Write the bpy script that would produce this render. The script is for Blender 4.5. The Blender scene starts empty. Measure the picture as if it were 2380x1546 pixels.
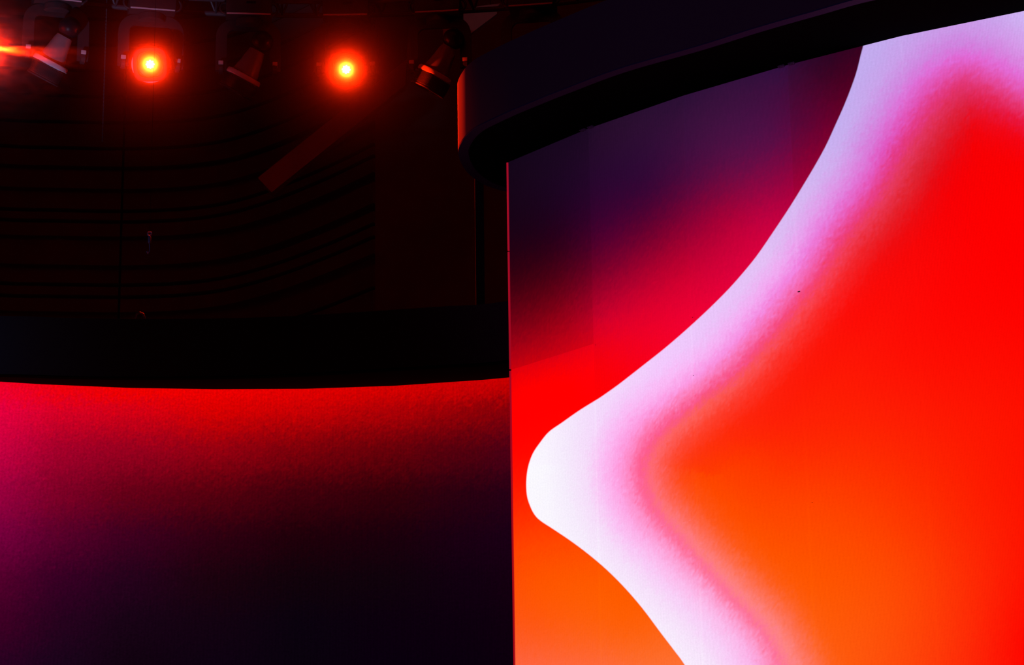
import bpy, bmesh, math, random
import numpy as np
from mathutils import Vector, Matrix

random.seed(4)
SC = bpy.context.scene
COL = SC.collection
PI = math.pi
W, H, F = 2380, 1546, 5556.0            # the frame and the focal length in pixels
CAM = Vector((0, 0, 1.6))               # floor is z = 0, the photographer stands in the hall

# ------------------------------------------------------------------ camera
up = Vector(((890 - 1190) / F, (773 + 20227) / F, -1.0)).normalized()   # world up seen by the camera (tilt 15 deg, slight roll)
fw = Vector((0, 0, -1))
yy = (fw - up * fw.dot(up)).normalized()
xx = yy.cross(up)
ROT = Matrix((xx, yy, up))              # camera space -> world
cd = bpy.data.cameras.new('camera')
cam = bpy.data.objects.new('camera', cd)
COL.objects.link(cam)
cam.matrix_world = Matrix.Translation(CAM) @ ROT.to_4x4()
cd.sensor_width = 36
cd.lens = F / W * 36
cd.clip_end = 200
SC.camera = cam


def ray(p):
    return ROT @ Vector(((p[0] - 1190) / F, -(p[1] - 773) / F, -1))


def on_z(p, z):                         # where the sight line through p meets the height z
    r = ray(p)
    return CAM + r * ((z - CAM.z) / r.z)


def on_dist(p, d):                      # ... and the depth d in front of the photographer
    r = ray(p)
    return CAM + r * (d / r.y)


def project(v):
    c = ROT.transposed() @ (Vector(v) - CAM)
    return (1190 - F * c.x / c.z, 773 + F * c.y / c.z)


# ------------------------------------------------------------------ materials
def lin(c):
    c = np.asarray(c, float) / 255.0
    return np.where(c <= 0.04045, c / 12.92, ((c + 0.055) / 1.055) ** 2.4)


def paint(name, col, rough=0.6, spec=0.3, metal=0.0, bump=0.0, scale=40, var=0.12):
    m = bpy.data.materials.new(name)
    m.use_nodes = True
    nt = m.node_tree
    b = nt.nodes['Principled BSDF']
    b.inputs['Roughness'].default_value = rough
    b.inputs['Specular IOR Level'].default_value = spec
    b.inputs['Metallic'].default_value = metal
    tc = nt.nodes.new('ShaderNodeTexCoord')
    n = nt.nodes.new('ShaderNodeTexNoise')
    n.inputs['Scale'].default_value = scale
    n.inputs['Detail'].default_value = 4
    nt.links.new(tc.outputs['Object'], n.inputs['Vector'])
    mx = nt.nodes.new('ShaderNodeMix')
    mx.data_type = 'RGBA'
    mx.inputs[6].default_value = (*[c * (1 - var) for c in col], 1)
    mx.inputs[7].default_value = (*[min(1, c * (1 + var)) for c in col], 1)
    nt.links.new(n.outputs['Fac'], mx.inputs[0])
    nt.links.new(mx.outputs[2], b.inputs['Base Color'])
    if bump:
        bp = nt.nodes.new('ShaderNodeBump')
        bp.inputs['Strength'].default_value = bump
        bp.inputs['Distance'].default_value = 0.01
        nt.links.new(n.outputs['Fac'], bp.inputs['Height'])
        nt.links.new(bp.outputs['Normal'], b.inputs['Normal'])
    return m


M = {
    'floor': paint('black_stage_floor', (.02, .02, .022), .5, .3, scale=8),
    'ceiling': paint('black_ceiling', (.02, .018, .018), .9, .1, scale=3),
    'wall': paint('dark_stained_boards', (.16, .10, .09), .75, .15, scale=6, bump=.2),
    'wall_plain': paint('dark_plaster', (.12, .08, .075), .85, .1, scale=4),
    'fascia': paint('satin_dark_grey_paint', (.06, .05, .06), .8, .18, scale=60, var=.06),
    'flange': paint('grey_edge_flange', (.034, .036, .085), .75, .1, scale=60, var=.06),
    'soffit': paint('matt_black_soffit', (.004, .0035, .0035), 1.0, .0, scale=5),
    'soffit_brown': paint('dark_brown_soffit', (.014, .010, .009), 1.0, .0, scale=5),
    'cabinet': paint('black_panel_cabinet', (.02, .02, .022), .6, .3),
    'trim': paint('pale_edge_trim', (.62, .55, .58), .45, .4),
    'clamp': paint('steel_clamp', (.35, .32, .36), .4, .5, .6),
    'fixture': paint('black_fixture_shell', (.03, .029, .034), .5, .35, scale=90, var=.08),
    'fixture_grey': paint('grey_fixture_shell', (.17, .165, .19), .45, .5, scale=90, var=.06),
    'collar': paint('silver_collar', (.62, .60, .68), .38, .5, scale=70, var=.05),
    'lens': paint('dark_lens_glass', (.012, .011, .016), .35, .12, scale=20),
    'truss': paint('aluminium_truss', (.07, .07, .085), .5, .4, .2, scale=30),
    'steel': paint('rigging_steel', (.45, .44, .5), .35, .6, .5, scale=50),
    'black': paint('black_rigging', (.015, .013, .014), .8, .15),
    'beam': paint('painted_roof_brace', (.30, .17, .20), .7, .2, scale=10),
    'grey_panel': paint('pale_grey_panel', (.42, .40, .42), .8, .15, scale=12),
}


# ------------------------------------------------------------------ mesh helpers
def obj(name, bm, mat, parent=None, smooth=False):
    bmesh.ops.recalc_face_normals(bm, faces=bm.faces)
    me = bpy.data.meshes.new(name)
    bm.to_mesh(me)
    bm.free()
    me.materials.append(mat)
    if smooth:
        for p in me.polygons:
            p.use_smooth = True
        me.set_sharp_from_angle(angle=math.radians(38))
    o = bpy.data.objects.new(name, me)
    COL.objects.link(o)
    if parent:
        o.parent = parent
    return o


def thing(name, label, cat, loc=(0, 0, 0), rotz=0.0, group=None):
    o = bpy.data.objects.new(name, None)
    COL.objects.link(o)
    o.location = loc
    o.rotation_euler = (0, 0, rotz)
    o.empty_display_size = .2
    return tag(o, label, cat, group)


def tag(o, label, cat, group=None):
    o['label'] = label
    o['category'] = cat
    if group:
        o['group'] = group
    return o


def structure(name, bm, mat, smooth=False):
    o = obj(name, bm, mat, None, smooth)
    o['kind'] = 'structure'
    return o


def add_box(bm, c, s, bevel=0.0, rot=None):
    r = bmesh.ops.create_cube(bm, size=1)
    vs = r['verts']
    for v in vs:
        v.co = Vector((v.co.x * s[0], v.co.y * s[1], v.co.z * s[2]))
    if bevel:
        es = list({e for v in vs for e in v.link_edges})
        b = bmesh.ops.bevel(bm, geom=es, offset=bevel, segments=2, affect='EDGES', profile=.6)
        vs = list({v for f in b['faces'] for v in f.verts} | {v for v in vs if v.is_valid})
    for v in vs:
        if rot is not None:
            v.co = rot @ v.co
        v.co += Vector(c)


def add_lathe(bm, prof, seg=40, square=0.0, cap=True):
    """revolve (t, r) along local -Z...+Z; square > 0 squares the section off a little"""
    rings = []
    for t, r in prof:
        ring = []
        for k in range(seg):
            a = 2 * PI * k / seg
            q = 1.0
            if square:
                e = 2 + 6 * square
                q = 1 / (abs(math.cos(a)) ** e + abs(math.sin(a)) ** e) ** (1 / e)
            ring.append(bm.verts.new((r * q * math.cos(a), r * q * math.sin(a), t)))
        rings.append(ring)
    for a, b in zip(rings, rings[1:]):
        for k in range(seg):
            bm.faces.new((a[k], a[(k + 1) % seg], b[(k + 1) % seg], b[k]))
    if cap:
        bm.faces.new(rings[0][::-1])
        bm.faces.new(rings[-1])


def add_sweep(bm, pts, section, closed=False):
    """sweep a closed 2D section [(a, b)] along pts; a runs sideways, b runs up"""
    pts = [Vector(p) for p in pts]
    n = len(pts)
    rings = []
    prev = None
    for i, p in enumerate(pts):
        if closed:
            t = pts[(i + 1) % n] - pts[i - 1]
        else:
            t = pts[min(i + 1, n - 1)] - pts[max(i - 1, 0)]
        t.normalize()
        ref = prev if prev is not None else (Vector((0, 0, 1)) if abs(t.z) < .9 else Vector((0, 1, 0)))
        s = t.cross(ref)
        if s.length < 1e-5:
            s = t.cross(Vector((0, 1, 0)))
        s.normalize()
        u = s.cross(t)
        prev = u
        rings.append([bm.verts.new(p + s * a + u * b) for a, b in section])
    m = len(section)
    rng = range(n) if closed else range(n - 1)
    for i in rng:
        a, b = rings[i], rings[(i + 1) % n]
        for k in range(m):
            bm.faces.new((a[k], a[(k + 1) % m], b[(k + 1) % m], b[k]))
    if not closed:
        bm.faces.new(rings[0][::-1])
        bm.faces.new(rings[-1])


def circle(r, n=12):
    return [(r * math.cos(2 * PI * k / n), r * math.sin(2 * PI * k / n)) for k in range(n)]


def add_tube(bm, pts, r, n=12):
    add_sweep(bm, pts, circle(r, n))


def add_prism(bm, outline, z0, z1):
    lo = [bm.verts.new((p[0], p[1], z0)) for p in outline]
    hi = [bm.verts.new((p[0], p[1], z1)) for p in outline]
    n = len(lo)
    for k in range(n):
        bm.faces.new((lo[k], lo[(k + 1) % n], hi[(k + 1) % n], hi[k]))
    bm.faces.new(lo[::-1])
    bm.faces.new(hi)


def add_ring(bm, outer, inner, z0, z1):
    n = len(outer)
    a = [bm.verts.new((p[0], p[1], z0)) for p in outer]
    b = [bm.verts.new((p[0], p[1], z1)) for p in outer]
    c = [bm.verts.new((p[0], p[1], z0)) for p in inner]
    d = [bm.verts.new((p[0], p[1], z1)) for p in inner]
    for k in range(n):
        j = (k + 1) % n
        bm.faces.new((a[k], a[j], b[j], b[k]))
        bm.faces.new((c[k], d[k], d[j], c[j]))
        bm.faces.new((a[k], c[k], c[j], a[j]))
        bm.faces.new((b[k], b[j], d[j], d[k]))


def catmull(pts, step=6, closed=False):
    P = [np.array(p[:2], float) for p in pts]
    n = len(P)
    out = []
    rng = range(n) if closed else range(n - 1)
    for i in rng:
        p0 = P[(i - 1) % n] if closed or i > 0 else 2 * P[0] - P[1]
        p1, p2 = P[i], P[(i + 1) % n]
        p3 = P[(i + 2) % n] if closed or i + 2 < n else 2 * P[-1] - P[-2]
        for k in range(step):
            t = k / step
            out.append(.5 * ((2 * p1) + (p2 - p0) * t + (2 * p0 - 5 * p1 + 4 * p2 - p3) * t * t + (3 * p1 - p0 - 3 * p2 + p3) * t ** 3))
    if not closed:
        out.append(P[-1])
    return out


def inset(loop, d):
    n = len(loop)
    L = [np.array(p[:2], float) for p in loop]
    area = sum(L[i][0] * L[(i + 1) % n][1] - L[(i + 1) % n][0] * L[i][1] for i in range(n))
    sgn = 1 if area > 0 else -1
    out = []
    for i in range(n):
        t = L[(i + 1) % n] - L[i - 1]
        t /= np.linalg.norm(t) + 1e-9
        out.append(L[i] + sgn * d * np.array((-t[1], t[0])))
    return out


# ------------------------------------------------------------------ the pictures shown by the two video walls
EDGE = np.array([(2016, 60), (2006.6, 105), (2000.6, 128), (1990.6, 168), (1976.5, 208.5), (1960.5, 248.6), (1942.5, 288.7), (1920.4, 337), (1896.4, 381),
                 (1864.3, 435), (1832, 487), (1796, 541), (1766, 585), (1741.5, 617), (1701, 664), (1661, 705), (1621, 743), (1581, 779),
                 (1541, 813), (1501, 844.6), (1461, 876), (1435, 896), (1402.6, 919), (1389, 928), (1347, 954), (1305, 983.5), (1276, 1004),
                 (1255, 1029.5), (1238.5, 1054.5), (1228, 1084), (1223.4, 1117), (1224.7, 1150.6), (1232, 1175.7), (1242.7, 1196.6),
                 (1257, 1211), (1284.4, 1229), (1326, 1257), (1368, 1288.5), (1409.7, 1324), (1451.5, 1365.7), (1493, 1413.8),
                 (1535, 1470), (1568.5, 1514), (1591.5, 1545.7), (1640, 1625)], float)
RIDGE = np.array([(2470, 300), (2380, 251), (2321, 219), (2281, 201), (2241, 193), (2193, 217), (2153, 257), (2113, 313), (2081, 361), (2049, 425), (2000, 495),
                  (1960, 545), (1925, 600), (1892, 655), (1860, 692), (1808, 756), (1760, 808), (1710, 860), (1660, 900), (1618, 930),
                  (1568, 971), (1527, 1008), (1500, 1052), (1491, 1096), (1501, 1150), (1527, 1197), (1564, 1240), (1618, 1301),
                  (1673, 1359), (1731, 1422), (1777, 1476), (1807, 1535), (1845, 1610)], float)
# colour across the soft rose ridge: at a y-position along it, (distance, colour), negative = towards the pale band
STATIONS = [  # (index in RIDGE, profile)
    (0, [(-300, (228, 205, 255)), (-180, (226, 195, 252)), (-110, (226, 150, 232)), (-60, (228, 110, 212)), (-25, (232, 80, 165)), (0, (230, 55, 115)), (30, (236, 15, 55)), (70, (248, 0, 10)), (130, (252, 0, 0))]),
    (4, [(-180, (195, 165, 235)), (-125, (203, 150, 230)), (-90, (208, 130, 222)), (-60, (225, 105, 215)), (-30, (226, 80, 172)), (0, (226, 55, 120)), (28, (222, 42, 88)), (58, (222, 28, 58)), (100, (230, 10, 25)), (160, (243, 0, 6)), (220, (250, 0, 0))]),
    (8, [(-170, (194, 176, 240)), (-130, (200, 172, 238)), (-95, (208, 150, 230)), (-58, (218, 118, 215)), (-28, (225, 85, 192)), (0, (228, 58, 135)), (28, (226, 55, 92)), (62, (220, 36, 52)), (110, (228, 12, 22)), (170, (246, 0, 5))]),
    (13, [(-160, (222, 190, 245)), (-120, (226, 190, 244)), (-80, (240, 165, 240)), (-50, (242, 128, 222)), (-22, (244, 98, 172)), (0, (244, 68, 122)), (24, (248, 62, 78)), (55, (250, 36, 38)), (100, (252, 14, 10)), (150, (254, 6, 2))]),
    (19, [(-150, (240, 205, 253)), (-110, (243, 200, 253)), (-75, (250, 185, 246)), (-45, (252, 155, 228)), (-18, (252, 118, 175)), (0, (250, 86, 138)), (12, (250, 88, 112)), (26, (253, 94, 88)), (60, (254, 62, 42)), (105, (255, 42, 12)), (160, (255, 36, 6))]),
    (23, [(-270, (251, 249, 255)), (-225, (250, 247, 255)), (-180, (246, 236, 252)), (-130, (246, 221, 250)), (-90, (252, 188, 243)), (-58, (255, 160, 226)), (-30, (255, 134, 194)), (-10, (255, 104, 156)), (0, (255, 94, 144)), (10, (255, 100, 132)), (26, (255, 106, 116)), (55, (255, 86, 70)), (90, (255, 70, 26)), (140, (255, 64, 2))]),
    (28, [(-170, (248, 236, 253)), (-130, (247, 224, 250)), (-95, (248, 210, 248)), (-60, (252, 190, 236)), (-28, (253, 158, 208)), (-10, (255, 126, 168)), (0, (255, 112, 150)), (10, (255, 122, 142)), (24, (255, 128, 128)), (55, (255, 110, 82)), (92, (255, 90, 26)), (140, (255, 84, 0))]),
    (31, [(-190, (249, 232, 252)), (-140, (247, 222, 250)), (-95, (250, 200, 245)), (-48, (252, 170, 226)), (-12, (255, 130, 172)), (0, (255, 112, 152)), (12, (255, 124, 145)), (32, (255, 131, 130)), (70, (255, 110, 80)), (120, (255, 93, 22)), (160, (255, 88, 8))]),
    (32, [(-190, (249, 232, 252)), (-140, (247, 222, 250)), (-95, (250, 200, 245)), (-48, (252, 170, 226)), (-12, (255, 130, 172)), (0, (255, 112, 152)), (12, (255, 124, 145)), (32, (255, 131, 130)), (70, (255, 110, 80)), (120, (255, 93, 22)), (160, (255, 88, 8))]),
]
FAR = [((2380, 400), (252, 0, 0)), ((2300, 500), (254, 0, 0)), ((2200, 450), (246, 0, 4)), ((2200, 700), (255, 5, 2)), ((2380, 700), (255, 2, 0)), ((2100, 560), (246, 8, 8)),
       ((2100, 800), (255, 13, 3)), ((1980, 780), (254, 18, 6)), ((1900, 900), (255, 27, 4)), ((1780, 960), (255, 34, 8)), ((2100, 950), (255, 26, 3)), ((2380, 950), (255, 15, 0)),
       ((1720, 1060), (255, 56, 0)), ((1800, 1020), (255, 38, 3)), ((1900, 1150), (255, 62, 0)), ((2100, 1130), (255, 46, 0)), ((2300, 1150), (255, 26, 0)), ((1750, 1250), (255, 77, 0)),
       ((1640, 1130), (255, 68, 0)), ((1900, 1350), (255, 84, 0)), ((2100, 1350), (255, 70, 3)), ((2300, 1350), (255, 34, 3)), ((2380, 1500), (255, 8, 0)), ((1960, 1500), (255, 88, 12)),
       ((2100, 1500), (255, 72, 8)), ((2250, 1500), (255, 42, 6)), ((2380, 1200), (255, 20, 0)), ((2250, 1250), (255, 38, 2))]
BACK = [((1190, 390), (23, 6, 27)), ((1300, 335), (27, 8, 33)), ((1360, 310), (29, 9, 36)), ((1385, 315), (36, 11, 40)), ((1480, 285), (43, 14, 48)), ((1580, 240), (45, 15, 52)),
        ((1620, 280), (58, 16, 58)), ((1700, 220), (56, 16, 58)), ((1760, 190), (54, 15, 58)), ((1815, 170), (52, 14, 58)), ((1850, 200), (66, 9, 52)), ((1920, 160), (56, 4, 38)), ((1990, 125), (58, 2, 34)),
        ((1190, 450), (25, 5, 26)), ((1300, 450), (32, 5, 36)), ((1400, 450), (46, 5, 47)), ((1500, 440), (56, 5, 52)), ((1600, 420), (82, 8, 58)), ((1700, 390), (98, 12, 65)), ((1800, 340), (95, 12, 67)),
        ((1880, 290), (98, 4, 56)), ((1930, 260), (100, 0, 46)), ((1880, 370), (138, 0, 55)), ((1820, 440), (158, 2, 62)),
        ((1190, 550), (31, 2, 22)), ((1300, 550), (46, 0, 29)), ((1400, 550), (78, 0, 46)), ((1500, 540), (105, 0, 46)), ((1600, 530), (146, 0, 50)), ((1700, 510), (174, 0, 54)), ((1780, 510), (192, 0, 62)),
        ((1190, 650), (62, 0, 17)), ((1300, 650), (92, 0, 24)), ((1400, 650), (138, 0, 40)), ((1500, 640), (176, 0, 45)), ((1600, 640), (206, 0, 48)), ((1690, 630), (216, 0, 56)),
        ((1190, 750), (124, 0, 21)), ((1300, 750), (166, 0, 24)), ((1400, 740), (207, 0, 41)), ((1500, 740), (228, 0, 42)), ((1590, 740), (238, 0, 48)),
        ((1190, 830), (192, 0, 20)), ((1300, 830), (222, 0, 18)), ((1400, 830), (244, 0, 16)), ((1500, 820), (245, 0, 30)), ((1200, 885), (238, 0, 4)), ((1300, 885), (251, 0, 0)), ((1420, 890), (252, 0, 8)),
        ((1200, 960), (252, 0, 0)), ((1330, 940), (255, 0, 0)), ((1200, 1050), (255, 6, 0)), ((1205, 1150), (255, 30, 0)), ((1225, 1250), (255, 62, 0)), ((1300, 1300), (255, 79, 0)), ((1250, 1350), (255, 84, 0)),
        ((1400, 1360), (255, 90, 0)), ((1250, 1450), (255, 88, 18)), ((1450, 1450), (255, 94, 8)), ((1230, 1546), (255, 100, 60)), ((1400, 1546), (255, 104, 55)), ((1560, 1546), (255, 110, 48))]

GX = [0, 150, 300, 500, 700, 900, 1100, 1190]
GY = [880, 910, 950, 1050, 1150, 1250, 1350, 1450, 1546]
GRID = [  # one row per GX, colours down the second video wall
    [(240, 0, 32), (238, 0, 42), (228, 0, 60), (195, 0, 62), (150, 0, 60), (115, 0, 58), (80, 0, 42), (60, 0, 35), (40, 2, 32)],
    [(238, 0, 6), (236, 0, 14), (218, 0, 34), (160, 0, 40), (122, 0, 36), (84, 0, 40), (52, 0, 34), (36, 2, 28), (25, 4, 25)],
    [(240, 0, 0), (238, 0, 0), (214, 0, 20), (150, 0, 30), (98, 0, 22), (60, 0, 30), (36, 2, 26), (23, 3, 20), (17, 2, 15)],
    [(236, 0, 0), (235, 0, 0), (218, 0, 0), (148, 0, 16), (84, 0, 14), (45, 0, 16), (26, 2, 13), (18, 2, 16), (14, 2, 16)],
    [(228, 0, 0), (225, 0, 0), (203, 0, 3), (122, 0, 10), (61, 0, 11), (30, 0, 9), (16, 2, 10), (10, 2, 13), (9, 2, 12)],
    [(214, 0, 0), (210, 0, 0), (178, 0, 5), (102, 0, 9), (50, 0, 9), (26, 0, 11), (15, 2, 11), (11, 0, 12), (9, 0, 12)],
    [(208, 0, 2), (196, 0, 3), (148, 0, 6), (80, 0, 14), (40, 0, 16), (26, 0, 18), (17, 0, 15), (13, 0, 13), (10, 0, 12)],
    [(202, 0, 0), (180, 0, 2), (134, 0, 9), (76, 0, 20), (38, 0, 20), (26, 0, 20), (20, 0, 15), (15, 0, 13), (12, 0, 12)]]
GRID = np.array(GRID, float)


def polyline_dist(P, L):
    """signed distance of points P to polyline L (positive on its left when walking along), and the position along it"""
    best = np.full(len(P), 1e9)
    sgn = np.ones(len(P))
    pos = np.zeros(len(P))
    for i in range(len(L) - 1):
        a, b = L[i], L[i + 1]
        ab = b - a
        t = np.clip(((P - a) @ ab) / (ab @ ab), 0, 1)
        q = a + t[:, None] * ab
        d = np.linalg.norm(P - q, axis=1)
        cr = ab[0] * (P[:, 1] - a[1]) - ab[1] * (P[:, 0] - a[0])
        m = d < best - 1e-9
        best[m] = d[m]
        sgn[m] = np.where(cr[m] > 0, 1, -1)
        pos[m] = i + t[m]
    return best * sgn, pos


def smooth_line(L, step=5):
    return np.array(catmull(L, step))


EDGE_S = smooth_line(EDGE, 4)
RIDGE_S = smooth_line(RIDGE, 4)




def rbf(P, pts, reg=5e-3):
    """smooth thin-plate surface through scattered colours"""
    X = np.array([p for p, c in pts], float) / 300
    C = np.array([c for p, c in pts], float)
    n = len(X)

    def phi(r2):
        return r2 * np.log(r2 + 1e-9) * .5
    D = ((X[:, None] - X[None]) ** 2).sum(-1)
    A = np.zeros((n + 3, n + 3))
    A[:n, :n] = phi(D) + np.eye(n) * reg
    A[:n, n] = 1
    A[:n, n + 1:] = X
    A[n:, :n] = A[:n, n:].T
    sol = np.linalg.solve(A, np.vstack([C, np.zeros((3, 3))]))
    Q = P / 300
    out = np.zeros((len(P), 3))
    for i in range(0, len(P), 4000):
        q = Q[i:i + 4000]
        d = ((q[:, None] - X[None]) ** 2).sum(-1)
        out[i:i + 4000] = phi(d) @ sol[:n] + sol[n] + q @ sol[n + 1:]
    return out


def shape_colour(P):
    d, pos = polyline_dist(P, RIDGE_S)
    d = -d                                            # ridge runs right-to-left then down: inside gets positive
    pos = pos / 4
    idx = [s[0] for s in STATIONS]
    out = np.zeros((len(P), 3))
    vals = [np.stack([np.interp(d, [q[0] for q in pr], [q[1][k] for q in pr]) for k in range(3)], 1) for _, pr in STATIONS]
    for k in range(len(STATIONS) - 1):
        a, b = idx[k], idx[k + 1]
        m = (pos >= a) & (pos <= b)
        t = ((pos - a) / (b - a))[:, None]
        v = vals[k] * (1 - t) + vals[k + 1] * t
        out[m] = v[m]
    far = rbf(P, FAR, 2e-2)
    w = np.clip((d - 70) / 130, 0, 1)
    w = (w * w * (3 - 2 * w))[:, None]
    return out * (1 - w) + far * w


RNG = np.random.default_rng(7)


def main_picture(P, J):
    P = np.array([(np.clip(x, 1150, 2440), np.clip(y, 0, 1600)) for x, y in P])
    e, _ = polyline_dist(P, EDGE_S)
    return rbf(P + J * 4.5, BACK), shape_colour(P + J * 4), -e


def second_picture(P, J):
    P = P + J * 9
    x = np.clip(P[:, 0], 0, 1190)
    y = np.clip(P[:, 1], 880, 1546)
    i = np.clip(np.searchsorted(GX, x) - 1, 0, len(GX) - 2)
    j = np.clip(np.searchsorted(GY, y) - 1, 0, len(GY) - 2)
    gx, gy = np.array(GX, float), np.array(GY, float)
    tx = ((x - gx[i]) / (gx[i + 1] - gx[i]))
    ty = ((y - gy[j]) / (gy[j + 1] - gy[j]))
    tx = (tx * .6 + .4 * tx * tx * (3 - 2 * tx))[:, None]
    ty = (ty * .6 + .4 * ty * ty * (3 - 2 * ty))[:, None]
    c = GRID[i, j] * (1 - tx) * (1 - ty) + GRID[i + 1, j] * tx * (1 - ty) + GRID[i, j + 1] * (1 - tx) * ty + GRID[i + 1, j + 1] * tx * ty
    return c, c, np.full(len(P), -50.0)


def screen_material(name, grain, line, gfine):
    """LED tiles: the picture (ground colour, shape colour, outline), a fine grain and the pixel columns, all emitted"""
    m = bpy.data.materials.new(name)
    m.use_nodes = True
    nt = m.node_tree
    N = nt.nodes.new
    L = nt.links.new
    nt.nodes.remove(nt.nodes['Principled BSDF'])
    out = nt.nodes['Material Output']
    A = []
    for nm in ('ground', 'shape', 'outline'):
        a = N('ShaderNodeAttribute')
        a.attribute_name = nm
        A.append(a)
    mr = N('ShaderNodeMapRange')
    mr.interpolation_type = 'SMOOTHSTEP'
    mr.inputs['From Min'].default_value = -1.6
    mr.inputs['From Max'].default_value = 1.6
    L(A[2].outputs['Fac'], mr.inputs['Value'])
    mx = N('ShaderNodeMix')
    mx.data_type = 'RGBA'
    L(mr.outputs['Result'], mx.inputs[0])
    L(A[0].outputs['Color'], mx.inputs[6])
    L(A[1].outputs['Color'], mx.inputs[7])
    uv = N('ShaderNodeUVMap')
    uv.uv_map = 'metres'
    n1 = N('ShaderNodeTexNoise')
    n1.inputs['Scale'].default_value = gfine
    n1.inputs['Detail'].default_value = 3
    n1.inputs['Roughness'].default_value = .75
    L(uv.outputs['UV'], n1.inputs['Vector'])
    g = N('ShaderNodeMapRange')
    g.inputs['From Min'].default_value = .3
    g.inputs['From Max'].default_value = .7
    g.inputs['To Min'].default_value = 1 - grain
    g.inputs['To Max'].default_value = 1 + grain
    L(n1.outputs['Fac'], g.inputs['Value'])
    sp = N('ShaderNodeSeparateXYZ')
    L(uv.outputs['UV'], sp.inputs[0])
    w = N('ShaderNodeMath')
    w.operation = 'MULTIPLY'
    w.inputs[1].default_value = 2 * PI / .0066
    L(sp.outputs['X'], w.inputs[0])
    s = N('ShaderNodeMath')
    s.operation = 'SINE'
    L(w.outputs[0], s.inputs[0])
    ln = N('ShaderNodeMath')
    ln.operation = 'MULTIPLY_ADD'
    ln.inputs[1].default_value = line
    ln.inputs[2].default_value = 1.0
    L(s.outputs[0], ln.inputs[0])
    pr = N('ShaderNodeMath')
    pr.operation = 'MULTIPLY'
    L(g.outputs['Result'], pr.inputs[0])
    L(ln.outputs[0], pr.inputs[1])
    em = N('ShaderNodeEmission')
    L(mx.outputs[2], em.inputs['Color'])
    L(pr.outputs[0], em.inputs['Strength'])
    L(em.outputs[0], out.inputs['Surface'])
    return m


def panel(name, a, b, z0, z1, picture, mat, parent, gain=(1, 1, 1), gap=0.0, cell=.012, s0=0.0):
    """one LED cabinet: a flat lit face with its picture plus the black cabinet box behind it (one mesh, two materials)"""
    a, b = Vector((a[0], a[1], 0)), Vector((b[0], b[1], 0))
    d = (b - a)
    ln = d.length
    d.normalize()
    a2, b2 = a + d * gap, b - d * gap
    nx = max(2, int(round(ln / cell)))
    nz = max(2, int(round((z1 - z0) / cell)))
    U = np.linspace(0, 1, nx + 1)
    Z = np.linspace(z0 + gap, z1 - gap, nz + 1)
    co, uvs = [], []
    for z in Z:
        for u in U:
            p = a2.lerp(b2, u)
            co.append((p.x, p.y, z))
            uvs.append((s0 + u * ln, z))
    nfront = len(co)
    faces = []
    for j in range(nz):
        for i in range(nx):
            k = j * (nx + 1) + i
            faces.append((k, k + 1, k + nx + 2, k + nx + 1))
    back = Vector((-d.y, d.x, 0)) * .08
    if back.y < 0:
        back = -back
    base = len(co)
    for p, z in ((a2, Z[0]), (b2, Z[0]), (b2, Z[-1]), (a2, Z[-1])):
        q = p + back
        co.append((q.x, q.y, z))
        uvs.append((0, 0))
    f4 = [0, nx, nz * (nx + 1) + nx, nz * (nx + 1)]
    nf = len(faces)
    faces.append((base + 3, base + 2, base + 1, base))
    bot = [i for i in range(nx + 1)]
    top = [nz * (nx + 1) + i for i in range(nx + 1)]
    lef = [j * (nx + 1) for j in range(nz + 1)]
    rig = [j * (nx + 1) + nx for j in range(nz + 1)]
    faces.append(tuple([base, base + 1] + bot[::-1]))
    faces.append(tuple([base + 2, base + 3] + top))
    faces.append(tuple([base + 3, base] + lef))
    faces.append(tuple([base + 1, base + 2] + rig[::-1]))
    me = bpy.data.meshes.new(name)
    me.from_pydata(co, [], faces)
    me.materials.append(mat)
    me.materials.append(M['cabinet'])
    for k in range(nf, len(faces)):
        me.polygons[k].material_index = 1
    P = np.array([project(c) for c in co])
    g, s, e = picture(P, RNG.normal(0, 1, P.shape))
    gain = np.array(gain)
    seam = np.zeros(len(co), bool)         # light leaking at the joints
    seam[:nfront] = np.array([(k % (nx + 1) == 0 and s0 > 0) or k % (nx + 1) == nx for k in range(nfront)])
    for nm, arr in (('ground', g), ('shape', s)):
        at = me.attributes.new(nm, 'FLOAT_COLOR', 'POINT')
        c = lin(np.clip(arr, 0, 255)) * (gain if nm == 'ground' else 1)
        c[seam] *= (1.02, 1.06, 1.02)
        rgba = np.concatenate([c, np.ones((len(c), 1))], 1).astype(np.float32)
        at.data.foreach_set('color', rgba.ravel())
    at = me.attributes.new('outline', 'FLOAT', 'POINT')
    at.data.foreach_set('value', e.astype(np.float32))
    uvl = me.uv_layers.new(name='metres')
    li = np.zeros(len(me.loops), dtype=np.int32)
    me.loops.foreach_get('vertex_index', li)
    uvl.data.foreach_set('uv', np.array(uvs, np.float32)[li].ravel())
    me.update()
    o = bpy.data.objects.new(name, me)
    COL.objects.link(o)
    o.parent = parent
    return o


# ------------------------------------------------------------------ hall shell
bm = bmesh.new()
add_box(bm, (0, 12, -.1), (40, 44, .2))
structure('floor', bm, M['floor'])
bm = bmesh.new()
add_box(bm, (0, 12, 15.1), (40, 44, .2))
structure('ceiling', bm, M['ceiling'])

WZ = 8.6
wp = [on_z(p, WZ) for p in [(0, 731), (120, 733.5), (270, 735.5), (400, 732), (500, 722), (580, 705), (660, 681), (740, 652), (800, 628), (867, 599)]]
wp = [(p.x, p.y) for p in wp]
wp = [(-12, 21.5), (-9, 24.3), (-7, 25.0)] + wp
plan = catmull(wp, 6)
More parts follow.
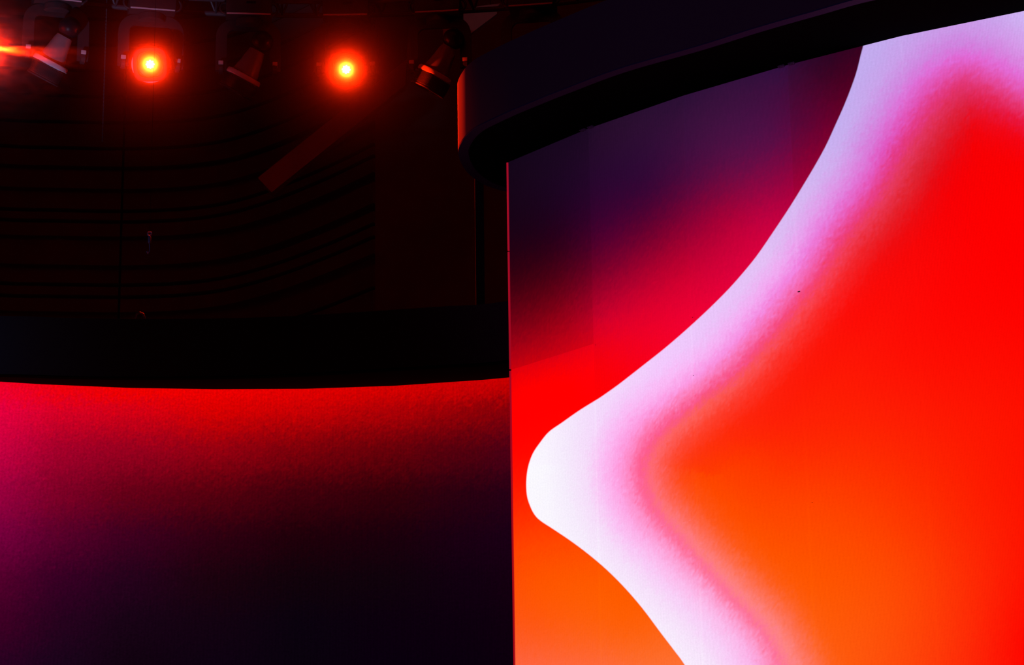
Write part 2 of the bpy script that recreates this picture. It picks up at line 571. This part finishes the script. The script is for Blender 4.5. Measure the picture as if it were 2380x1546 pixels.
# board joints of the back wall, read along one plumb line
jy = [-150, -85, -20, 45, 105, 165, 225, 285, 345, 393, 448, 490, 515, 560, 625, 662, 690, 737, 800, 860, 920]
wide = {448: .05, 560: .055, 625: .045, 737: .06, 393: .035}
prof = []
for y in sorted(jy, reverse=True):
    z = on_dist((270, y), 25.5).z
    g = wide.get(y, .022)
    prof += [(0, z - g), (.07, z - g + .012), (.07, z + g - .012), (0, z + g)]
prof = [(0, 0.0)] + prof + [(0, 15.0)]
bm = bmesh.new()
nrm = []
for i, p in enumerate(plan):
    t = plan[min(i + 1, len(plan) - 1)] - plan[max(i - 1, 0)]
    t /= np.linalg.norm(t)
    n = np.array((-t[1], t[0]))
    nrm.append(n if n[1] > 0 else -n)
front = [[bm.verts.new((p[0] + n[0] * d, p[1] + n[1] * d, z)) for d, z in prof] for p, n in zip(plan, nrm)]
rear = [[bm.verts.new((p[0] + n[0] * .09, p[1] + n[1] * .09, z)) for z in (0, 15.0)] for p, n in zip(plan, nrm)]
for i in range(len(plan) - 1):
    for k in range(len(prof) - 1):
        bm.faces.new((front[i][k], front[i + 1][k], front[i + 1][k + 1], front[i][k + 1]))
    bm.faces.new((rear[i][0], rear[i][1], rear[i + 1][1], rear[i + 1][0]))
bm.faces.new(front[-1] + rear[-1][::-1])
structure('wall_back', bm, M['wall'])
bm = bmesh.new()
add_box(bm, (wp[-1][0] + 6.52, wp[-1][1] + .16, 7.5), (13.0, .3, 15.0))
structure('wall_right', bm, M['wall'])

# ------------------------------------------------------------------ the large video wall
ZT = CAM.z + 3.9
fp = [on_z(p, ZT) for p in [(1181.5, 377), (1368, 298.6), (1588, 222.4), (1831, 151), (2094, 84), (2380, 25.5)]]
fp = [(p.x, p.y) for p in fp]
# two more cabinets beyond the frame, turning on at the same rate
for _ in range(2):
    v = np.array(fp[-1]) - np.array(fp[-2])
    a = math.radians(3.2)
    v = np.array((v[0] * math.cos(a) - v[1] * math.sin(a), v[0] * math.sin(a) + v[1] * math.cos(a)))
    fp.append(tuple(np.array(fp[-1]) + v))
zs = [ZT, ZT - 1.075, ZT - 2.0, ZT - 3.0, ZT - 4.0, ZT - 5.0]
mat_main = screen_material('led_picture_main', .05, .05, 110)
mat_second = screen_material('led_picture_second', .20, .16, 75)
vw = thing('video_wall', 'large bright video wall showing a pale wavy band on red and orange, under the rounded canopy', 'screen', (fp[0][0], fp[0][1], 0))
ORG = Vector(vw.location)


def keep(o):                            # parent keeps world placement
    o.location = -Vector(o.parent.location) if o.parent else o.location
    return o


painted_trim_glow = bpy.data.materials.new('red_light_painted_trim')  # red light falling on the edge trim, put in as emission
painted_trim_glow.use_nodes = True
_b = painted_trim_glow.node_tree.nodes['Principled BSDF']
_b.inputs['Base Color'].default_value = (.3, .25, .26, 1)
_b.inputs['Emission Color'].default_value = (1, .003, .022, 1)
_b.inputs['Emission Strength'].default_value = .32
s0 = 0.0
GAIN = {(0, 0): (.86, .9, .86), (2, 0): (1.0, 1, 1.04), (3, 0): (.94, .9, .86), (0, 1): (1.06, 1, 1), (0, 2): (1, .98, 1)}
for i in range(len(fp) - 1):
    for j in range(len(zs) - 1):
        keep(panel('led_panel', fp[i], fp[i + 1], zs[j + 1], zs[j], main_picture, mat_main, vw, GAIN.get((i, j), (1, 1, 1)), s0=s0))
    s0 += math.dist(fp[i], fp[i + 1])
bm = bmesh.new()
out = [np.array(p) for p in fp]
bk = []
for i, p in enumerate(out):
    t = out[min(i + 1, len(out) - 1)] - out[max(i - 1, 0)]
    t /= np.linalg.norm(t)
    bk.append(p + np.array((-t[1], t[0])) * .09)
bk2 = [p + (q - p) * 2.2 for p, q in zip(out, bk)]
add_prism(bm, bk + bk2[::-1], .5, ZT - .01)
keep(obj('support_frame', bm, M['black'], vw))
bm = bmesh.new()
add_prism(bm, [p + (p - q) * .15 for p, q in zip(out, bk)] + bk2[::-1], 0, .498)
keep(obj('plinth', bm, M['cabinet'], vw))
tdir = (np.array(fp[0]) - np.array(fp[1]))
tdir /= np.linalg.norm(tdir)
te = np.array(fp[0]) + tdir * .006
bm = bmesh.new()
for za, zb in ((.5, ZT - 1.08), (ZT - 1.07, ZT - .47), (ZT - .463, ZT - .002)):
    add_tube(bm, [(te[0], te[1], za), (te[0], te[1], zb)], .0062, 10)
keep(obj('painted_glow_trim', bm, painted_trim_glow, vw))['label'] = 'thin trim down the free edge, red light on it painted as a glow'
# little pairs of pin clamps where the top corners of two cabinets meet
for i in (1, 3):
    for sgn in (-1, 1):
        p = np.array(fp[i])
        t = (np.array(fp[i + 1]) - np.array(fp[i])) if sgn > 0 else (np.array(fp[i - 1]) - np.array(fp[i]))
        t /= np.linalg.norm(t)
        n = np.array((t[1], -t[0])) * (1 if sgn > 0 else -1)
        n = n if n[1] < 0 else -n
        c = p + t * .026 + n * .012
        bm = bmesh.new()
        add_box(bm, (c[0], c[1], ZT + .004), (.03, .014, .026), .003, Matrix.Rotation(math.atan2(t[1], t[0]), 3, 'Z'))
        for a, bz in ((-.009, .012), (.009, .012), (-.009, -.006), (.009, -.006)):
            q = c + t * a + n * .009
            add_lathe_pts = [(q[0], q[1], ZT + bz), (q[0] + n[0] * .006, q[1] + n[1] * .006, ZT + bz)]
            add_tube(bm, add_lathe_pts, .0035, 8)
        keep(obj('panel_clamp', bm, M['clamp'], vw))

# small dark chips where cabinet corners do not quite meet
for (px, py), sz in (((1857, 678), .0075), ((1612, 873), .003), ((1610, 738), .003), ((1385, 802), .003), ((1888, 1168), .003)):
    rr = ray((px, py))
    for i in range(len(fp) - 1):
        a, b = Vector((fp[i][0], fp[i][1])), Vector((fp[i + 1][0], fp[i + 1][1]))
        d = b - a
        t = (a.x * d.y - a.y * d.x) / (rr.x * d.y - rr.y * d.x)
        u = (Vector((rr.x * t, rr.y * t)) - a).dot(d) / d.length_squared
        if 0 <= u <= 1:
            bm = bmesh.new()
            add_box(bm, CAM + rr * t, (sz * 1.6, .004, sz * .6), .0006, Matrix.Rotation(math.atan2(d.y, d.x), 3, 'Z'))
            keep(obj('corner_chip', bm, M['cabinet'], vw))
            break

# ------------------------------------------------------------------ the large canopy
HC = .352
cp = [on_z(p, ZT) for p in [(1177, 445), (1142, 436), (1119, 426), (1093, 408), (1078, 391), (1068, 371), (1064.5, 350), (1071, 333), (1083, 316),
                            (1100, 301), (1125, 287), (1178, 262), (1240, 236), (1300, 212), (1436, 161), (1617, 109), (1754, 66), (1890, 27), (2021, -9)]]
cp = [(p.x, p.y) for p in cp]
cp += [(1.85, 9.17), (2.25, 8.98), (3.2, 8.62), (4.2, 8.4), (4.2, 9.6), (3.2, 9.85), (2.3, 10.25), (1.4, 10.85), (.8, 11.38), (.38, 11.74), (.14, 11.87)]
loop = catmull(cp, 5, True)
can = thing('canopy', 'dark curved canopy with rounded end overhanging the large video wall', 'canopy', (fp[0][0], fp[0][1], ZT))
bm = bmesh.new()
add_ring(bm, loop, inset(loop, .012), ZT + .006, ZT + HC)
keep(obj('fascia', bm, M['fascia'], can, True))
bm = bmesh.new()
add_ring(bm, inset(loop, .001), inset(loop, .052), ZT, ZT + .006)
keep(obj('rim_flange', bm, M['flange'], can, True))['label'] = 'lighter grey lower rim'
bm = bmesh.new()
add_prism(bm, inset(loop, .052), ZT + .001, ZT + .012)
keep(obj('soffit', bm, M['soffit'], can))['label'] = 'matt black underside'
bm = bmesh.new()
add_prism(bm, inset(loop, .013), ZT + HC - .02, ZT + HC - .005)
keep(obj('top_cover', bm, M['soffit'], can))

# ------------------------------------------------------------------ the second video wall and its canopy
ZB = CAM.z + 3.2
bp = [on_z(p, ZB) for p in [(0, 887.5), (98, 893.5), (302, 902), (501, 905), (711, 904), (917, 897), (1119, 883.5)]]
bp = [(p.x, p.y) for p in bp]
v = np.array(bp[-1]) - np.array(bp[-2])
bp.append(tuple(np.array(bp[-1]) + v * 1.0 + np.array((0, -.05))))
bp[0] = tuple(np.array(bp[1]) + (np.array(bp[0]) - np.array(bp[1])) * 1.05)
v = np.array(bp[0]) - np.array(bp[1])
bp.insert(0, tuple(np.array(bp[0]) + v + np.array((0, -.06))))
bw = thing('video_wall', 'darker concave video wall fading from red to black, standing behind the large bright one', 'screen', (bp[3][0], bp[3][1], 0))
s0 = 0.0
zs = [ZB, ZB - 1.0, ZB - 2.0, ZB - 3.0, ZB - 4.0]
for i in range(len(bp) - 1):
    for j in range(len(zs) - 1):
        keep(panel('led_panel', bp[i], bp[i + 1], zs[j + 1], zs[j], second_picture, mat_second, bw, gap=0.0, cell=.013, s0=s0))
    s0 += math.dist(bp[i], bp[i + 1])
out = [np.array(p) for p in bp]
bk = []
for i, p in enumerate(out):
    t = out[min(i + 1, len(out) - 1)] - out[max(i - 1, 0)]
    t /= np.linalg.norm(t)
    bk.append(p + np.array((-t[1], t[0])) * .09)
bk2 = [p + (q - p) * 2.2 for p, q in zip(out, bk)]
bm = bmesh.new()
add_prism(bm, bk + bk2[::-1], .8, ZB - .01)
keep(obj('support_frame', bm, M['black'], bw))
bm = bmesh.new()
add_prism(bm, [p + (p - q) * .15 for p, q in zip(out, bk)] + bk2[::-1], 0, .798)
keep(obj('plinth', bm, M['cabinet'], bw))

fpx = [(0, 872), (150, 876), (300, 878), (450, 877.5), (600, 874.5), (730, 869), (861, 861), (1010, 851.5), (1178, 839)]
fr = [on_z(p, ZB) for p in fpx]
fr = [(p.x, p.y) for p in fr]
fr = [(-4.6, 12.55), (-3.6, 12.85)] + fr + [(.5, 12.22), (.9, 12.0), (1.0, 12.9), (.4, 13.55), (-.7, 13.85), (-1.8, 13.95), (-3.0, 13.75), (-4.6, 13.2)]
loop = []
head = catmull(fr[:13], 5)
tail = [np.array(p) for p in fr[13:]]
loop = head + tail
r = on_dist((330, 741), fr[4][1])
HB = r.z - ZB
bc = thing('canopy', 'dark blue-black curved canopy along the top of the darker concave video wall', 'canopy', (bp[3][0], bp[3][1], ZB))
bm = bmesh.new()
add_ring(bm, loop, inset(loop, .012), ZB + .006, ZB + HB)
keep(obj('fascia', bm, M['fascia'], bc, True))
bm = bmesh.new()
add_ring(bm, inset(loop, .001), inset(loop, .052), ZB, ZB + .006)
keep(obj('rim_flange', bm, M['soffit'], bc, True))
bm = bmesh.new()
add_prism(bm, inset(loop, .052), ZB + .001, ZB + .012)
keep(obj('soffit', bm, M['soffit_brown'], bc))
bm = bmesh.new()
add_prism(bm, inset(loop, .013), ZB + HB - .02, ZB + HB - .005)
keep(obj('top_cover', bm, M['soffit'], bc))

# ------------------------------------------------------------------ lighting truss and moving heads
ZF = CAM.z + 8.4                        # underside of the fixture bases
spots = [(-98, -13), (132, 14), (352, 37), (578, 48), (805, 50), (1020, 42), (1238, 27)]
base_pts = [on_z(p, ZF) for p in spots]
BH = .15


def add_u(bm):                          # the U-shaped yoke
    pts = []
    for z in (-.50, -.42, -.30, -.20):
        pts.append((-.245, 0, z))
    for k in range(1, 8):
        a = PI - k * PI / 16
        pts.append((-.245 + .12 + .12 * math.cos(a), 0, -.17 + .12 * math.sin(a)))
    mid = [(-p[0], p[1], p[2]) for p in pts[::-1]]
    pts += mid
    sec = [(-.05, -.018), (.05, -.018), (.05, .018), (-.05, .018)]
    add_sweep(bm, pts, sec)


def make_head(parent, direction, lit):
    """the tilting head, lens end along `direction`"""
    q = Vector((0, 0, 1)).rotation_difference(Vector(direction).normalized())
    bm = bmesh.new()                    # tapering barrel
    add_lathe(bm, [(-.19, .05), (-.185, .072), (-.15, .082), (-.04, .102), (.055, .125), (.06, .12)], 40)
    hd = obj('head', bm, M['fixture_grey'], parent, True)
    hd.location = (0, 0, -.47)
    hd.rotation_mode = 'QUATERNION'
    hd.rotation_quaternion = q
    bm = bmesh.new()                    # round dark rear cap
    add_lathe(bm, [(-.19 - .09 - .095 * math.cos(a), max(.004, .1 * math.sin(a))) for a in [k * PI / 14 for k in range(1, 12)]], 36)
    obj('rear_cap', bm, M['lens'], hd, True)
    bm = bmesh.new()
    add_lathe(bm, [(.058, .13), (.062, .158), (.072, .166), (.098, .168), (.108, .16), (.11, .13)], 48)
    obj('collar', bm, M['collar'], hd, True)['label'] = 'pale silver ring'
    bm = bmesh.new()                    # squared front housing with cooling ribs
    pr = [(.11, .125), (.112, .150)]
    t = .118
    while t < .225:
        pr += [(t, .153), (t + .004, .153), (t + .005, .143), (t + .0085, .143)]
        t += .009
    pr += [(.235, .152), (.245, .146), (.245, .118), (.225, .112)]
    add_lathe(bm, pr, 48, .25)
    obj('front_housing', bm, M['fixture'], hd, True)['label'] = 'ribbed black front housing'
    bm = bmesh.new()
    add_lathe(bm, [(.222, .112), (.232, .108), (.238, .085), (.242, .05), (.243, .002)], 40)
    obj('lens', bm, M['lens'], hd, True)
    return hd


emit = bpy.data.materials.new('lit_lamp_cluster')
emit.use_nodes = True
nt = emit.node_tree
nt.nodes.remove(nt.nodes['Principled BSDF'])
e = nt.nodes.new('ShaderNodeEmission')
e.inputs['Color'].default_value = (1, .5, .2, 1)
e.inputs['Strength'].default_value = 9
nt.links.new(e.outputs[0], nt.nodes['Material Output'].inputs['Surface'])

LAB = {
    0: 'moving-head stage light beyond the beam of smoky red light, its base hung under the truss',
    1: 'unlit moving head tilted steeply, struck by the smoky red beam on its barrel',
    2: 'glowing red moving head hanging next to the one struck by the smoky red beam',
    3: 'dim unlit moving head tilted downward between the two glowing red lamps',
    4: 'glowing red moving head hanging nearest the rounded canopy end, above the slanted brace',
    5: 'dark unlit moving head beside the pale grey panel and the rounded canopy end',
    6: 'dark moving head half hidden behind the fascia of the rounded canopy',
}
truss_dir = []
LAMPS = []
for i, p in enumerate(base_pts):
    a = base_pts[max(0, i - 1)]
    b = base_pts[min(len(base_pts) - 1, i + 1)]
    rz = math.atan2(b.y - a.y, b.x - a.x)
    lit = i in (0, 2, 4, 6)
    t = thing('moving_head', LAB[i], 'stage light', (p.x, p.y, ZF), rz, 'moving heads along the curved truss')
    bm = bmesh.new()
    add_box(bm, (0, 0, BH / 2), (.42, .30, BH), .012)
    for k in range(5):                  # shallow vents on the front
        add_box(bm, (.03 + .02 * k, -.1505, .095), (.012, .004, .05))
    bs = obj('base', bm, M['fixture'], t, True)
    bm = bmesh.new()
    add_box(bm, (0, -.149, .008), (.40, .012, .013), .003)
    obj('edge_strip', bm, M['collar'], bs)
    bm = bmesh.new()
    add_box(bm, (.02, -.1515, .118), (.085, .003, .022), .001)
    obj('display', bm, M['lens'], bs)
    for sx in (-1, 1):
        bm = bmesh.new()
        add_tube(bm, [(sx * .205, y, z) for y, z in ((-.09, .12), (-.10, .12))] +
                 [(sx * (.205 + .055 * math.sin(a)), -.10, .075 + .055 * math.cos(a)) for a in [k * PI / 10 for k in range(1, 10)]] +
                 [(sx * .205, -.10, .02), (sx * .205, -.09, .02)], .011, 10)
        obj('handle', bm, M['fixture'], t, True)
    bm = bmesh.new()
    add_lathe(bm, [(-.07, .10), (-.06, .12), (-.005, .12), (0.0, .1)], 36)
    obj('pan_bearing', bm, M['fixture'], t, True)
    bm = bmesh.new()
    add_u(bm)
    yk = obj('yoke', bm, M['fixture'], t, True)
    for sx in (-1, 1):
        bm = bmesh.new()
        add_lathe(bm, [(-.022, .05), (-.018, .058), (.018, .058), (.022, .05)], 28)
        for v in bm.verts:
            v.co = Vector((v.co.z + sx * .245, v.co.x, v.co.y - .47))
        obj('pivot', bm, M['fixture'], yk, True)
        bm = bmesh.new()
        add_box(bm, (sx * .245, -.06, -.44), (.045, .02, .035), .005)
        obj('tilt_lock', bm, M['collar'], yk, True)['label'] = 'small pale latch'
    inv = Matrix.Rotation(-rz, 3, 'Z')
    if lit:
        tgt = CAM if i in (2, 4, 6) else on_dist((134, 130), base_pts[1].y - .22)
        dirn = (tgt - Vector((p.x, p.y, ZF - .47))).normalized()
    else:
        dirn = Vector((-.47, .22, -.82)).normalized()
    hd = make_head(t, inv @ dirn, lit)
    if lit:
        lz = hd.children[-1]
        bm = bmesh.new()
        ol = []
        for k in range(96):             # flat rosette of eight lens lobes
            a = 2 * PI * k / 96
            rr = .036 + .0045 * math.cos(8 * a)
            ol.append((rr * math.cos(a), rr * math.sin(a)))
        add_prism(bm, ol, .2425, .2447)
        o = obj('lamp_cluster', bm, emit, hd)
        o['label'] = 'glowing white-hot lamp cluster'
        LAMPS.append((i, Vector((p.x, p.y, ZF - .47)), dirn))
    # clamps that hold the base to the truss
    for sx in (-.13, .13):
        bm = bmesh.new()
        add_box(bm, (sx, 0, BH + .0119), (.05, .06, .0238), .004)
        obj('truss_clamp', bm, M['steel'], t)

ch = [(p.x, p.y) for p in base_pts]
d0 = np.array(ch[0]) - np.array(ch[1])
d1 = np.array(ch[-1]) - np.array(ch[-2])
ch = [tuple(np.array(ch[0]) + d0 * 1.2 + np.array((0, -.2)))] + ch + [tuple(np.array(ch[-1]) + d1 * 1.2 + np.array((0, -.15)))]
line = catmull(ch, 6)
tr = thing('lighting_truss', 'curved aluminium lighting truss carrying the row of moving heads', 'truss', (base_pts[3].x, base_pts[3].y, ZF + .2))
zc = ZF + BH + .024 + .025
nr = []
for i, p in enumerate(line):
    t = line[min(i + 1, len(line) - 1)] - line[max(i - 1, 0)]
    t /= np.linalg.norm(t)
    nr.append(np.array((-t[1], t[0])))
CH = {}
for nm, off, dz in (('f', -.0, 0), ('b', .34, 0), ('t', .17, .32)):
    pts = [(p[0] + n[0] * off, p[1] + n[1] * off, zc + dz) for p, n in zip(line, nr)]
    CH[nm] = pts
    bm = bmesh.new()
    add_tube(bm, pts, .025, 12)
    keep(obj('chord', bm, M['truss'], tr, True))
bm = bmesh.new()
for i in range(0, len(line) - 2, 2):
    add_tube(bm, [CH['f'][i], CH['t'][i + 1]], .011, 8)
    add_tube(bm, [CH['t'][i + 1], CH['f'][i + 2]], .011, 8)
    add_tube(bm, [CH['b'][i], CH['t'][i + 1]], .011, 8)
    add_tube(bm, [CH['t'][i + 1], CH['b'][i + 2]], .011, 8)
    add_tube(bm, [CH['f'][i], CH['b'][i]], .011, 8)
keep(obj('lattice', bm, M['truss'], tr, True))
for i in (4, len(line) // 2, len(line) - 5):
    bm = bmesh.new()
    add_tube(bm, [CH['t'][i], (CH['t'][i][0], CH['t'][i][1], 14.99)], .012, 8)
    keep(obj('suspension_rod', bm, M['black'], tr))

# ------------------------------------------------------------------ rigging between truss and second canopy
bot = on_dist((238, 330), 21.6)
bm = bmesh.new()                        # hoist chain: one bead of links after another
prof = []
z = bot.z
while z < 15.0:
    prof += [(z, .004), (z + .012, .0085), (z + .024, .0085), (z + .034, .004)]
    z += .036
add_lathe(bm, prof, 8)
ob = obj('hoist_chain', bm, M['truss'], None, True)
ob.location = (bot.x, bot.y, 0)
tag(ob, 'long thin hoist chain hanging between the unlit tilted lamp and the first glowing lamp', 'chain')

hk = on_dist((347, 570), 13.9)
t = thing('rigging_hook', 'small blue-lit steel hook hanging free in front of the boarded wall', 'hook', (hk.x, hk.y, on_dist((347, 590), 13.9).z))
za = on_dist((347, 548), 13.9).z - t.location.z
bm = bmesh.new()
add_tube(bm, [(0, 0, za + .03), (0, 0, 15.01 - t.location.z)], .0007, 6)
obj('wire', bm, M['black'], t)
bm = bmesh.new()
add_tube(bm, [(.012 * math.cos(a), 0, za + .012 + .012 * math.sin(a)) for a in [k * PI / 8 for k in range(17)]], .004, 8)
obj('eye', bm, M['steel'], t, True)
bm = bmesh.new()
add_lathe(bm, [(za - .05, .004), (za - .045, .009), (za - .01, .009), (za - .002, .005)], 14)
obj('swivel', bm, M['steel'], t, True)
bm = bmesh.new()
add_tube(bm, [(0, 0, za - .05), (.004, 0, .03), (0, 0, .012), (-.006, 0, .0), (-.012, 0, .006), (-.013, 0, .016)], .0035, 8)
obj('hook_bend', bm, M['steel'], t, True)

sk = on_dist((325, 738), fr[4][1] + .1)
bm = bmesh.new()
add_tube(bm, [(-.026, 0, 0), (-.028, 0, .03), (-.018, 0, .055), (0, 0, .064), (.018, 0, .055), (.028, 0, .03), (.026, 0, 0)], .006, 10)
t = obj('lifting_shackle', bm, M['steel'], None, True)
t.location = (sk.x, sk.y, ZB + HB)
tag(t, 'small steel lifting shackle standing on top of the dark blue-black canopy', 'shackle')
ca = on_dist((281, 560), 24.0)
bm = bmesh.new()
add_tube(bm, [(0, 0, on_dist((281, 760), 24.0).z), (0, 0, 14.99)], .012, 8)
t = obj('rigging_cable', bm, M['black'], None, True)
t.location = (ca.x, ca.y, 0)
tag(t, 'black vertical rigging cable hanging in front of the boarded wall', 'cable')

# black post that carries the second canopy, rising behind its fascia
pp = on_dist((1115, 560), 13.0)
t = thing('rigging_post', 'black upright rigging post standing on the second canopy beside the rounded canopy end', 'post', (pp.x, pp.y, ZB + HB))
bm = bmesh.new()
ph = on_dist((1115, 300), 13.0).z - ZB - HB
add_box(bm, (0, 0, ph / 2 + .02), (.05, .05, ph), .004)
obj('upright', bm, M['black'], t)
bm = bmesh.new()
add_box(bm, (0, 0, .01), (.12, .12, .02), .003)
obj('foot_plate', bm, M['black'], t)

# slanted brace across the far wall, faintly red
A0, A1 = (610, 438), (965, 158)
d = 21.6
pa, pb = on_dist(A0, d), on_dist((945, 169), d)
bm = bmesh.new()
Q = [on_dist(q, d) for q in [(599, 413), (631, 447), (886, 243), (899, 232), (943, 197), (945, 138), (886, 184)]]
lo = [bm.verts.new(q) for q in Q]
hi = [bm.verts.new(q + Vector((0, .12, 0))) for q in Q]
n = len(Q)
for k in range(n):
    bm.faces.new((lo[k], lo[(k + 1) % n], hi[(k + 1) % n], hi[k]))
bm.faces.new(lo)
bm.faces.new(hi[::-1])
ob = obj('roof_brace', bm, M['beam'])
tag(ob, 'faint slanted flat brace running diagonally below the glowing lamp nearest the canopy', 'brace')

# pale grey panel glimpsed behind the dark lamp next to the canopy
dq = 21.6
bm = bmesh.new()
Q = [on_dist(q, dq) for q in [(1030, 30), (1090, 22), (1113, 14), (1163, 8), (1155, 18), (1155, 32), (1083, 86), (1030, 120)]]
lo = [bm.verts.new(q) for q in Q]
hi = [bm.verts.new(q + Vector((0, .05, 0))) for q in Q]
n = len(Q)
for k in range(n):
    bm.faces.new((lo[k], lo[(k + 1) % n], hi[(k + 1) % n], hi[k]))
bm.faces.new(lo)
bm.faces.new(hi[::-1])
ob = obj('acoustic_panel', bm, M['grey_panel'])
for q in ((1050, 25), (1140, 12)):
    w0 = on_dist(q, dq + .002)
    bm = bmesh.new()
    add_tube(bm, [w0, (w0.x, w0.y, 15.01)], .003, 6)
    obj('hanging_wire', bm, M['black'], ob)
tag(ob, 'small pale grey panel seen past the dark lamp beside the rounded canopy', 'panel')


# ------------------------------------------------------------------ haze around the lamps, thickened toward each one to shape its halo
def haze_material(name, rho0, base, R, noise=0.0, core=.058):
    m = bpy.data.materials.new(name)
    m.use_nodes = True
    nt = m.node_tree
    N = nt.nodes.new
    L = nt.links.new
    nt.nodes.remove(nt.nodes['Principled BSDF'])
    tc = N('ShaderNodeTexCoord')
    ln = N('ShaderNodeVectorMath')
    ln.operation = 'LENGTH'
    L(tc.outputs['Object'], ln.inputs[0])

    def math_(op, a, b=None, c=None):
        n = N('ShaderNodeMath')
        n.operation = op
        for k, v in enumerate((a, b, c)):
            if v is None:
                continue
            if isinstance(v, (int, float)):
                n.inputs[k].default_value = v
            else:
                L(v, n.inputs[k])
        return n.outputs[0]
    r = math_('MAXIMUM', ln.outputs['Value'], core)
    dens = math_('MULTIPLY', math_('POWER', r, -3.0), rho0)
    edge = math_('SUBTRACT', 1.0, math_('DIVIDE', r, R))
    edge = math_('MAXIMUM', edge, 0.0)
    edge = math_('POWER', edge, .7)
    dens = math_('ADD', dens, base)
    dens = math_('MULTIPLY', dens, edge)
    if noise:
        mp = N('ShaderNodeMapping')
        mp.inputs['Scale'].default_value = (1.0, 1.0, 3.5)
        L(tc.outputs['Object'], mp.inputs['Vector'])
        n = N('ShaderNodeTexNoise')
        n.inputs['Scale'].default_value = 7
        n.inputs['Detail'].default_value = 4
        n.inputs['Distortion'].default_value = .6
        L(mp.outputs[0], n.inputs['Vector'])
        mr = N('ShaderNodeMapRange')
        mr.inputs['From Min'].default_value = .38
        mr.inputs['From Max'].default_value = .68
        mr.inputs['To Min'].default_value = 1 - noise
        mr.inputs['To Max'].default_value = 1 + noise
        L(n.outputs['Fac'], mr.inputs['Value'])
        dens = math_('MULTIPLY', dens, mr.outputs['Result'])
    vs = N('ShaderNodeVolumeScatter')
    vs.inputs['Anisotropy'].default_value = 0
    L(dens, vs.inputs['Density'])
    L(vs.outputs[0], nt.nodes['Material Output'].inputs['Volume'])
    m.cycles.volume_sampling = 'EQUIANGULAR'
    return m


RED = (1.0, .016, .0008)


def light(name, kind, loc, energy, color, aim=None, size=.05, cone=30, blend=.5):
    ld = bpy.data.lights.new(name, kind)
    ld.energy = energy
    ld.color = color
    if kind in ('POINT', 'SPOT'):
        ld.shadow_soft_size = size
    if kind == 'SPOT':
        ld.spot_size = math.radians(cone)
        ld.spot_blend = blend
    if kind == 'AREA':
        ld.size = size
    o = bpy.data.objects.new(name, ld)
    COL.objects.link(o)
    o.location = loc
    if aim is not None:
        o.rotation_euler = (Vector(aim) - Vector(loc)).to_track_quat('-Z', 'Y').to_euler()
    return o


HZ = {2: ('red haze thickened round the first glowing lamp to shape its halo', 1.9e-4, 1.1e-3),
      4: ('red haze thickened round the glowing lamp nearest the canopy to shape its halo', 1.9e-4, 1.1e-3)}
rim = Vector((cp[6][0], cp[6][1], ZT + .17))
for i, c, dirn in LAMPS:
    src = c + dirn * .275
    if i in (2, 4):
        light('lamp_glow', 'SPOT', src, 5200, RED, aim=src + dirn, size=.02, cone=132, blend=.3)
        R = 1.15
        bm = bmesh.new()
        bmesh.ops.create_icosphere(bm, subdivisions=3, radius=R)
        o = obj('lamp_haze', bm, haze_material('red_lit_haze', HZ[i][1], HZ[i][2], R), None)
        o.location = src
        tag(o, HZ[i][0], 'haze')
        o['kind'] = 'stuff'
    if i == 0:
        light('lamp_beam', 'SPOT', src, 24000, RED, aim=src + dirn, size=.02, cone=17, blend=.8)
        light('lamp_glow', 'SPOT', src, 800, RED, aim=CAM, size=.02, cone=130, blend=.3)
        R = .9
        bm = bmesh.new()
        bmesh.ops.create_icosphere(bm, subdivisions=3, radius=R)
        o = obj('lamp_haze', bm, haze_material('red_smoke', .015, .004, R, noise=.9, core=.08), None)
        o.location = src
        tag(o, 'streaky smoke lit red and orange by the lamp at the truss end', 'haze')
        o['kind'] = 'stuff'

# ------------------------------------------------------------------ unseen fill lights added to the hall
f1 = base_pts[1]
light('lavender_head_fill', 'SPOT', (-6.5, 11.5, 1.2), 1500, (.60, .56, 1.0), aim=(f1.x + .12, f1.y, ZF - .35), size=.15, cone=14, blend=1.0)  # added unseen fill: lavender highlights on the unlit heads
light('red_rim_fill', 'SPOT', (-7.5, 19.5, 10.5), 700, (1, .01, .003), aim=rim, size=.2, cone=3.0, blend=.6)  # added unseen fill: dim red step on the rounded canopy end
light('blue_canopy_fill', 'SPOT', (-7.0, 6.0, 6.0), 190, (.22, .38, 1.0), aim=(-3.5, 12.7, ZB + .2), size=.3, cone=13, blend=1.0)  # added unseen fill: blue sheen at the left of the second canopy
light('blue_hook_fill', 'SPOT', (-7.0, 6.0, 6.0), 130, (.25, .28, 1.0), aim=hk, size=.05, cone=2.4, blend=.6)  # added narrow fill that only tints the hook blue
light('canopy_front_fill', 'SPOT', (-4.0, -3.0, 1.5), 560, (.72, .22, 1.0), aim=(1.2, 9.9, 5.7), size=.3, cone=21, blend=.8)  # added unseen fill: lifts the large canopy's fascia and rim
light('red_wall_fill', 'AREA', (-1.5, 17.0, 14.6), 30, (1, .02, .01), aim=(-2, 25, 8), size=5)  # added unseen area fill: reddens the boarded wall

light('grey_panel_fill', 'SPOT', (2.2, 15.5, 11.5), 19, (1, .8, .95), aim=on_dist((1120, 45), dq), size=.1, cone=5, blend=.6)  # added narrow fill that only brightens the grey panel

w = bpy.data.worlds.new('hall_dark')
SC.world = w
w.use_nodes = True
bg = w.node_tree.nodes['Background']
bg.inputs['Color'].default_value = (.9, .3, 1.0, 1)
bg.inputs['Strength'].default_value = .0015

# ------------------------------------------------------------------ view
vs = SC.view_settings
vs.view_transform = 'Standard'
vs.look = 'None'
vs.exposure = 0
vs.gamma = 1
vs.use_curve_mapping = False
SC.cycles.volume_step_rate = .12
SC.cycles.volume_max_steps = 1024
SC.cycles.max_bounces = 6
SC.cycles.sample_clamp_indirect = 3
